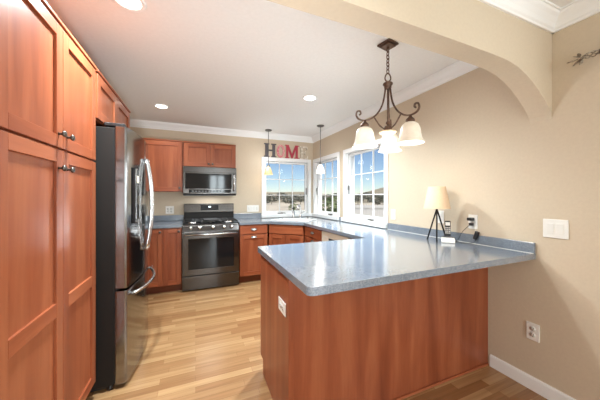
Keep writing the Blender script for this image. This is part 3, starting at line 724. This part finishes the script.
for k in range(3):
    a = view - math.radians(5) + k * 2 * PI / 3
    arm = MB().tube([(r_, 0, zz(z_)) for r_, z_ in arm_prof], .0085, 8, flat=.75).build('arm', M['bronze'], ch, rotz=a)
    MB().tube([(r_, 0, zz(z_)) for r_, z_ in strut_prof], .0055, 8).build('strut', M['bronze'], arm)
    MB().lathe([(0, zz(1.850)), (.010, zz(1.848)), (.012, zz(1.835)), (.026, zz(1.822)), (.030, zz(1.812)), (.028, zz(1.798)), (0, zz(1.797))], (AR, 0, 0), 18).build('socket', M['bronze'], arm)
    sh = MB().lathe([(r_, zz(z_)) for r_, z_ in shade_prof], (AR, 0, 0), 32).build('lamp_shade', M['shade_lit'], ch, rotz=a)
    MB().lathe([(0, zz(1.797)), (.012, zz(1.790)), (.026, zz(1.75)), (.028, zz(1.73)), (.018, zz(1.705)), (0, zz(1.70))], (AR, 0, 0), 14).build('bulb', M['shade_white'], sh)
    light('chandelier_lamp', 'POINT', (CX + AR * math.cos(a), CY + AR * math.sin(a), 1.675), (0, 0, 0), .7, (1, .93, .82), shadow_soft_size=.03)

light('chandelier_fill', 'POINT', (CX, CY, 1.585), (0, 0, 0), 7, (.93, .97, 1), shadow_soft_size=.16)  # added fill below the shades, evens out ceiling and walls

# ------------------------------------------------------------------ table lamp, phone, cords
tlp = thing('table_lamp', 'small table lamp with linen shade and dark tripod legs on the worktop', 'lamp', (1.915, 1.556, ZC + .0008))
for k in range(3):
    a = math.radians(219 + 120 * k); ca, sa = math.cos(a), math.sin(a)
    MB().tube([(.085 * ca, .085 * sa, .004), (.004 * ca, .004 * sa, .262), (-.008 * ca, -.008 * sa, .30)], .006, 8).lathe([(0, 0), (.008, 0), (.008, .006), (0, .008)], (.085 * ca, .085 * sa, 0), 10).build('leg', M['charcoal'], tlp)
MB().lathe([(0, .285), (.012, .285), (.013, .30), (.008, .315), (.008, .36), (0, .36)], (0, 0, 0), 14).build('socket', M['charcoal'], tlp)
MB().lathe([(.103, .275), (.068, .462), (.0665, .462), (.1015, .275)], (0, 0, 0), 32).build('lamp_shade', M['fabric'], tlp)
MB().lathe([(0, .36), (.01, .362), (.02, .385), (.02, .40), (0, .42)], (0, 0, 0), 12).build('bulb', M['shade_white'], tlp)
light('table_lamp_light', 'POINT', (1.915, 1.556, ZC + .405), (0, 0, 0), 0.25, (1, .78, .5), shadow_soft_size=.025)

ph = thing('cordless_phone', 'black cordless phone standing in a pale charging cradle beside the lamp', 'phone', (1.933, 1.466, ZC + .0008), math.radians(-50))
cr = MB().prism([(-.055, 0), (.05, 0), (.05, .030), (.01, .036), (-.045, .016), (-.055, .012)], -.048, .048, 'x').build('cradle', M['plate'], ph, bevel=.004)
MB().box(-.046, .046, .010, .052, .036, .040).build('cradle_trim', M['black'], cr, bevel=.002)
tilt = RX(math.radians(-14))
hs = MB().box(-.022, .022, .012, .034, .0405, .172, rot=tilt, pivot=(0, .024, .0405)).build('handset', M['black'], ph, bevel=.007, seg=3)
hs.location.z = .004
MB().box(-.017, .017, .0095, .0118, .130, .158, rot=tilt, pivot=(0, .024, .0405)).build('screen', M['plate_grey'], hs)
kp = MB()
for i in range(4):
    for j in range(3): kp.box(-.018 + j * .0135, -.009 + j * .0135, .0095, .0118, .062 + i * .015, .072 + i * .015, rot=tilt, pivot=(0, .024, .0405))
kp.build('keypad', M['steel_light'], hs)

# ------------------------------------------------------------------ wall plates  (local: faces -y, centred)
def plate(loc, rotz, w, h, kinds, label, group, cat='outlet', name='wall_outlet', roll=0):
    t_ = thing(name, label, cat, loc, rotz, group)
    if roll: t_.rotation_euler = (0, roll, rotz)
    MB().box(-w / 2, w / 2, -.007, -.0008, -h / 2, h / 2).build('cover_plate', M['plate'], t_, bevel=.003)
    n = len(kinds)
    for i, kd in enumerate(kinds):
        x = (i - (n - 1) / 2) * .046
        if kd == 'o':
            for s_ in (-1, 1):
                so = MB().lathe([(0, 0), (.0165, 0), (.0165, .002), (0, .002)], (x, -.0068, s_ * .020), 18, rot=RX(PI / 2)).build('socket', M['plate_grey'], t_)
                MB().box(x - .0075, x - .005, -.0096, -.0090, s_ * .020 - .002, s_ * .020 + .008).box(x + .005, x + .0075, -.0096, -.0090, s_ * .020 - .002, s_ * .020 + .008).box(x - .002, x + .002, -.0096, -.0090, s_ * .020 - .011, s_ * .020 - .007).build('slots', M['black'], so)
        elif kd == 'r':
            MB().box(x - .0165, x + .0165, -.0105, -.0072, -.033, .033, rot=RX(.05)).build('rocker', M['plate'], t_, bevel=.001)
        elif kd == 't':
            MB().box(x - .012, x + .012, -.009, -.0072, -.028, .028).box(x - .005, x + .005, -.018, -.009, -.002, .014).build('toggle', M['plate_grey'], t_, bevel=.001)
    return t_
gp = 'wall plates'
R90 = -PI / 2
plate((W, .851, 1.090), R90, .122, .118, 'rr', 'two-gang white rocker switch plate on beige wall right of the worktop end', gp, 'light switch', 'light_switch')
plate((W, .965, .390), R90, .072, .116, 'o', 'white outlet low on the wall under the worktop overhang', gp)
plate((W, 1.360, 1.088), R90, .072, .116, 'o', 'white outlet with black plugs right of the table lamp', gp)
plate((W, 1.655, 1.105), R90, .072, .116, 'r', 'white switch plate on the wall behind the table lamp', gp, 'light switch', 'light_switch')
plate((W, 2.255, 1.090), R90, .072, .118, 'r', 'narrow white switch plate just right of the side window', gp, 'light switch', 'light_switch')
plate((-.37, B, 1.085), 0, .115, .118, 'oo', 'double white outlet left of the range backguard', gp)
plate((.925, B, 1.085), 0, .205, .116, 'trrt', 'wide white switch plate between the range and back window', gp, 'light switch', 'light_switch')
plate((PX, 1.348, .676), R90, .072, .122, 'o', 'white outlet mounted sideways on the peninsula end panel', gp, roll=PI / 2)

pa = thing('plug_adapter', 'black plug adapter sticking out of the upper socket right of the lamp', 'plug', (W - .0095, 1.360, 1.110))
MB().box(-.045, -.0005, -.018, .018, -.012, .012).build('housing', M['black'], pa, bevel=.004)
pc = thing('phone_plug', 'black plug in the lower socket with cord running to the phone', 'plug', (W - .0095, 1.360, 1.068))
MB().box(-.030, -.0005, -.013, .013, -.011, .011).build('housing', M['black'], pc, bevel=.004)
cpts = bez([(W - .036, 1.360, 1.066), (W - .050, 1.375, 1.045), (W - .060, 1.41, 1.00), (W - .050, 1.44, .955), (W - .055, 1.455, .925), (W - .075, 1.468, .921), (2.000, 1.476, .920)], 6)
MB().tube([(p[0] - (W - .0095), p[1] - 1.360, p[2] - 1.068) for p in cpts], .0022, 6).build('cord', M['black'], pc)
ca = thing('cable_adapter', 'small black adapter leaning on the backsplash below the outlet', 'adapter', (W - .033, 1.315, .985))
MB().box(-.010, .010, -.014, .014, -.034, .034, rot=RX(math.radians(18))).build('housing', M['black'], ca, bevel=.004)
cp2 = bez([(W - .034, 1.316, .952), (W - .045, 1.33, .925), (W - .07, 1.37, .9175), (W - .085, 1.41, .9175), (W - .055, 1.445, .9175), (W - .07, 1.462, .919), (2.004, 1.470, .920)], 6)
MB().tube([(p[0] - (W - .033), p[1] - 1.315, p[2] - .985) for p in cp2], .002, 6).build('cord', M['black'], ca)
cp3 = bez([(W - .012, 1.345, 1.055), (W - .018, 1.335, 1.04), (W - .030, 1.325, 1.018)], 6)
MB().tube([(p[0] - (W - .033), p[1] - 1.315, p[2] - .985) for p in cp3], .0018, 6).build('lead', M['plate_grey'], ca)

# ------------------------------------------------------------------ wrought rod on the right wall
ROX, ROZ = W - .062, 2.079
rd = thing('curtain_rod', 'wrought metal rod with leafy twisted end high on the wall right of the arch', 'curtain rod', (ROX, .632, ROZ))
MB().cyl((0, .0, 0), (0, -2.10, 0), .0095, seg=12).build('rod', M['bronze'], rd)
MB().lathe([(0, -.012), (.013, -.012), (.017, -.004), (.017, .004), (.012, .010), (0, .010)], (0, 0, 0), 14, rot=RX(PI / 2)).build('collar', M['bronze'], rd)
bk = MB()
for i in range(4):
    a0 = i * PI / 2; pts = []
    for j in range(15):
        t_ = j / 14; r_ = .004 + .012 * math.sin(PI * t_); a = a0 + 1.5 * PI * t_; pts.append((r_ * math.cos(a), .005 + .075 * t_, r_ * math.sin(a)))
    bk.tube(pts, .0028, 6)
bk.build('twist_basket', M['old_silver'], rd)
lf = MB()
for i, (yy, zz_, ang, L2) in enumerate(((.080, .0, 35, .045), (.085, -.002, -40, .045), (.095, .0, 0, .05), (.082, -.004, -80, .035), (.09, .004, 75, .03))):
    a = math.radians(ang); P_ = [(0, yy, zz_), (.004, yy + L2 * .5 * math.cos(a), zz_ + L2 * .5 * math.sin(a)), (0, yy + L2 * math.cos(a), zz_ + L2 * math.sin(a))]
    lf.tube(bez(P_, 5), [.002 + .007 * math.sin(PI * min(1, j / 10)) for j in range(11)], 8, flat=.45)
lf.build('leaf_finial', M['old_silver'], rd)
for y in (-.03, -2.0):
    MB().cyl((0, y, 0), (.050, y, -.002), .006).lathe([(0, 0), (.022, 0), (.020, .006), (0, .008)], (.0612, y, -.002), 16, rot=RY(-PI / 2)).box(-.013, .013, y - .012, y + .012, -.016, .014).build('bracket', M['bronze'], rd)

# ------------------------------------------------------------------ outdoors
def hills():
    m = MB(); bm = m.bm; nu, nv = 70, 26
    grid = []
    for i in range(nu + 1):
        a = math.radians(-35 + 150 * i / nu); row = []
        for j in range(nv + 1):
            r_ = 6 + 314 * (j / nv) ** 1.8
            x, y = 2 + r_ * math.sin(a), 4 + r_ * math.cos(a)
            rise = max(0, (r_ - 90) / 230) ** 1.3
            prof = 9 + 20 * math.exp(-((math.degrees(a) - 62) / 17) ** 2) + 4 * math.sin(a * 7 + 1) + 2.0 * math.sin(a * 19)
            zg = -.75 - .006 * min(r_, 60) + rise * prof + (0.10 * math.sin(x * .3) * math.cos(y * .23) if j > 2 else 0)
            row.append(bm.verts.new((x, y, zg)))
        grid.append(row)
    for i in range(nu):
        for j in range(nv):
            f = bm.faces.new([grid[i][j], grid[i + 1][j], grid[i + 1][j + 1], grid[i][j + 1]]); f.smooth = True; f.material_index = 1 if j > 12 else 0
    return m
M['hill'] = noise_mat('scrub_hillside', [(0.35, (.20, .17, .11)), (0.5, (.31, .265, .185)), (0.65, (.17, .155, .10))], (.03, .03, .1), 0.95, nscale=2.0, detail=8)
M['land'] = noise_mat('dry_grass_land', [(0.3, (.40, .345, .27)), (0.5, (.50, .44, .35)), (0.7, (.31, .29, .20))], (.06, .06, .2), 0.95, nscale=2.0, detail=8)
M['leaf'] = noise_mat('leaf_green', [(0.3, (.10, .15, .055)), (0.7, (.22, .27, .12))], (1, 1, 1), 0.8, nscale=2)
M['leaf_dark'] = noise_mat('leaf_grey_green', [(0.3, (.10, .105, .085)), (0.7, (.19, .19, .15))], (1, 1, 1), 0.85, nscale=2)
M['bark'] = pbr('bark', (.12, .085, .06), 0.9)
M['fence'] = pbr('pale_fence_paint', (.72, .70, .66), 0.6)
struct(hills().build('terrain', [M['land'], M['hill']]), 'dry grassy land rising to low hills beyond the windows', 'ground')
def leafy(name, n, rx, rz, zc, leaf, mat, parent):
    m = MB(); bm = m.bm
    for _ in range(n):
        while True:
            p = Vector((random.uniform(-1, 1), random.uniform(-1, 1), random.uniform(-1, 1)))
            if .35 < p.length < 1: break
        c = Vector((p.x * rx, p.y * rx, zc + p.z * rz)); q = Matrix.Rotation(random.uniform(0, 6.3), 3, 'Z') @ Matrix.Rotation(random.uniform(-1.4, 1.4), 3, 'X')
        s = leaf * random.uniform(.7, 1.3)
        vs = [bm.verts.new(c + q @ Vector(v)) for v in ((-s, 0, 0), (0, -s * .5, .1 * s), (s, 0, 0), (0, s * .5, .1 * s))]
        bm.faces.new(vs)
    return m.build(name, mat, parent)
def ground_z(x, y):
    r_ = math.hypot(x - 2, y - 4); a = math.atan2(x - 2, y - 4)
    rise = max(0, (r_ - 90) / 230) ** 1.3
    return -.75 - .006 * min(r_, 60) + rise * (9 + 20 * math.exp(-((math.degrees(a) - 62) / 17) ** 2) + 4 * math.sin(a * 7 + 1) + 2 * math.sin(a * 19)) - .1
F_, YAW = 252.62, math.radians(22.46)
def at_u(u, dist):
    t_ = (u - 300) / F_; d = Vector((math.sin(YAW) + t_ * math.cos(YAW), math.cos(YAW) - t_ * math.sin(YAW))); d.normalize(); return d * dist
def tree(x, y, h, r, mat, label, group, trunk=True, n=700, cat='tree'):
    t_ = thing(cat, label, cat, (x, y, ground_z(x, y)), 0, group)
    if trunk: MB().tube([(0, 0, 0), (.03, 0, h * .3), (0, .02, h * .55)], [.09, .07, .04], 8).build('trunk', M['bark'], t_)
    else: MB().tube([(0, 0, 0), (.02, 0, h * .5)], [.03, .015], 6).build('stem', M['bark'], t_)
    leafy('foliage', n, r, h * (.36 if trunk else .48), h * (.62 if trunk else .50), r * .13, mat, t_)
    return t_
for i in range(15):
    u = 262 + i * 9.6; dist = (58, 80, 104)[i % 3]; k_ = dist / 60
    p = at_u(u, dist); tree(p.x, p.y, (3.0, 3.4, 3.1)[(i * 2) % 3] * (1 + .32 * (k_ - 1)), 2.25 * (1 + .45 * (k_ - 1)), M['leaf_dark'], 'grey green tree in the distant line of trees seen through the windows', 'distant tree line', n=380)
p = at_u(294.5, 16); tree(p.x, p.y, 1.95, .48, M['leaf'], 'small green bush outside the back window', None, False, 700, 'bush')
p = at_u(334, 13); tree(p.x, p.y, 2.25, .95, M['leaf'], 'large green bush outside the side window nearest the room corner', None, False, 900, 'bush')
p0, p1 = at_u(340, 24), at_u(420, 24)
fl = (p1 - p0).length; fa = math.atan2(p1.y - p0.y, p1.x - p0.x)
fz = min(ground_z(*p0), ground_z(*p1))
fe = thing('garden_fence', 'long pale board fence outside the side window behind the chandelier', 'fence', (p0.x, p0.y, fz), fa)
m = MB(); n = int(fl / .15)
for i in range(n): m.box(i * .15, i * .15 + .143, -.012, .012, .06, 1.50)
m.build('boards', M['fence'], fe)
m = MB(); m.box(0, fl, -.05, -.012, .25, .33); m.box(0, fl, -.05, -.012, 1.25, 1.33); m.build('rails', M['fence'], fe)
for i in range(0, n, 16): MB().box(i * .15 - .05, i * .15 + .05, .012, .11, 0, 1.58).build('post', M['fence'], fe)
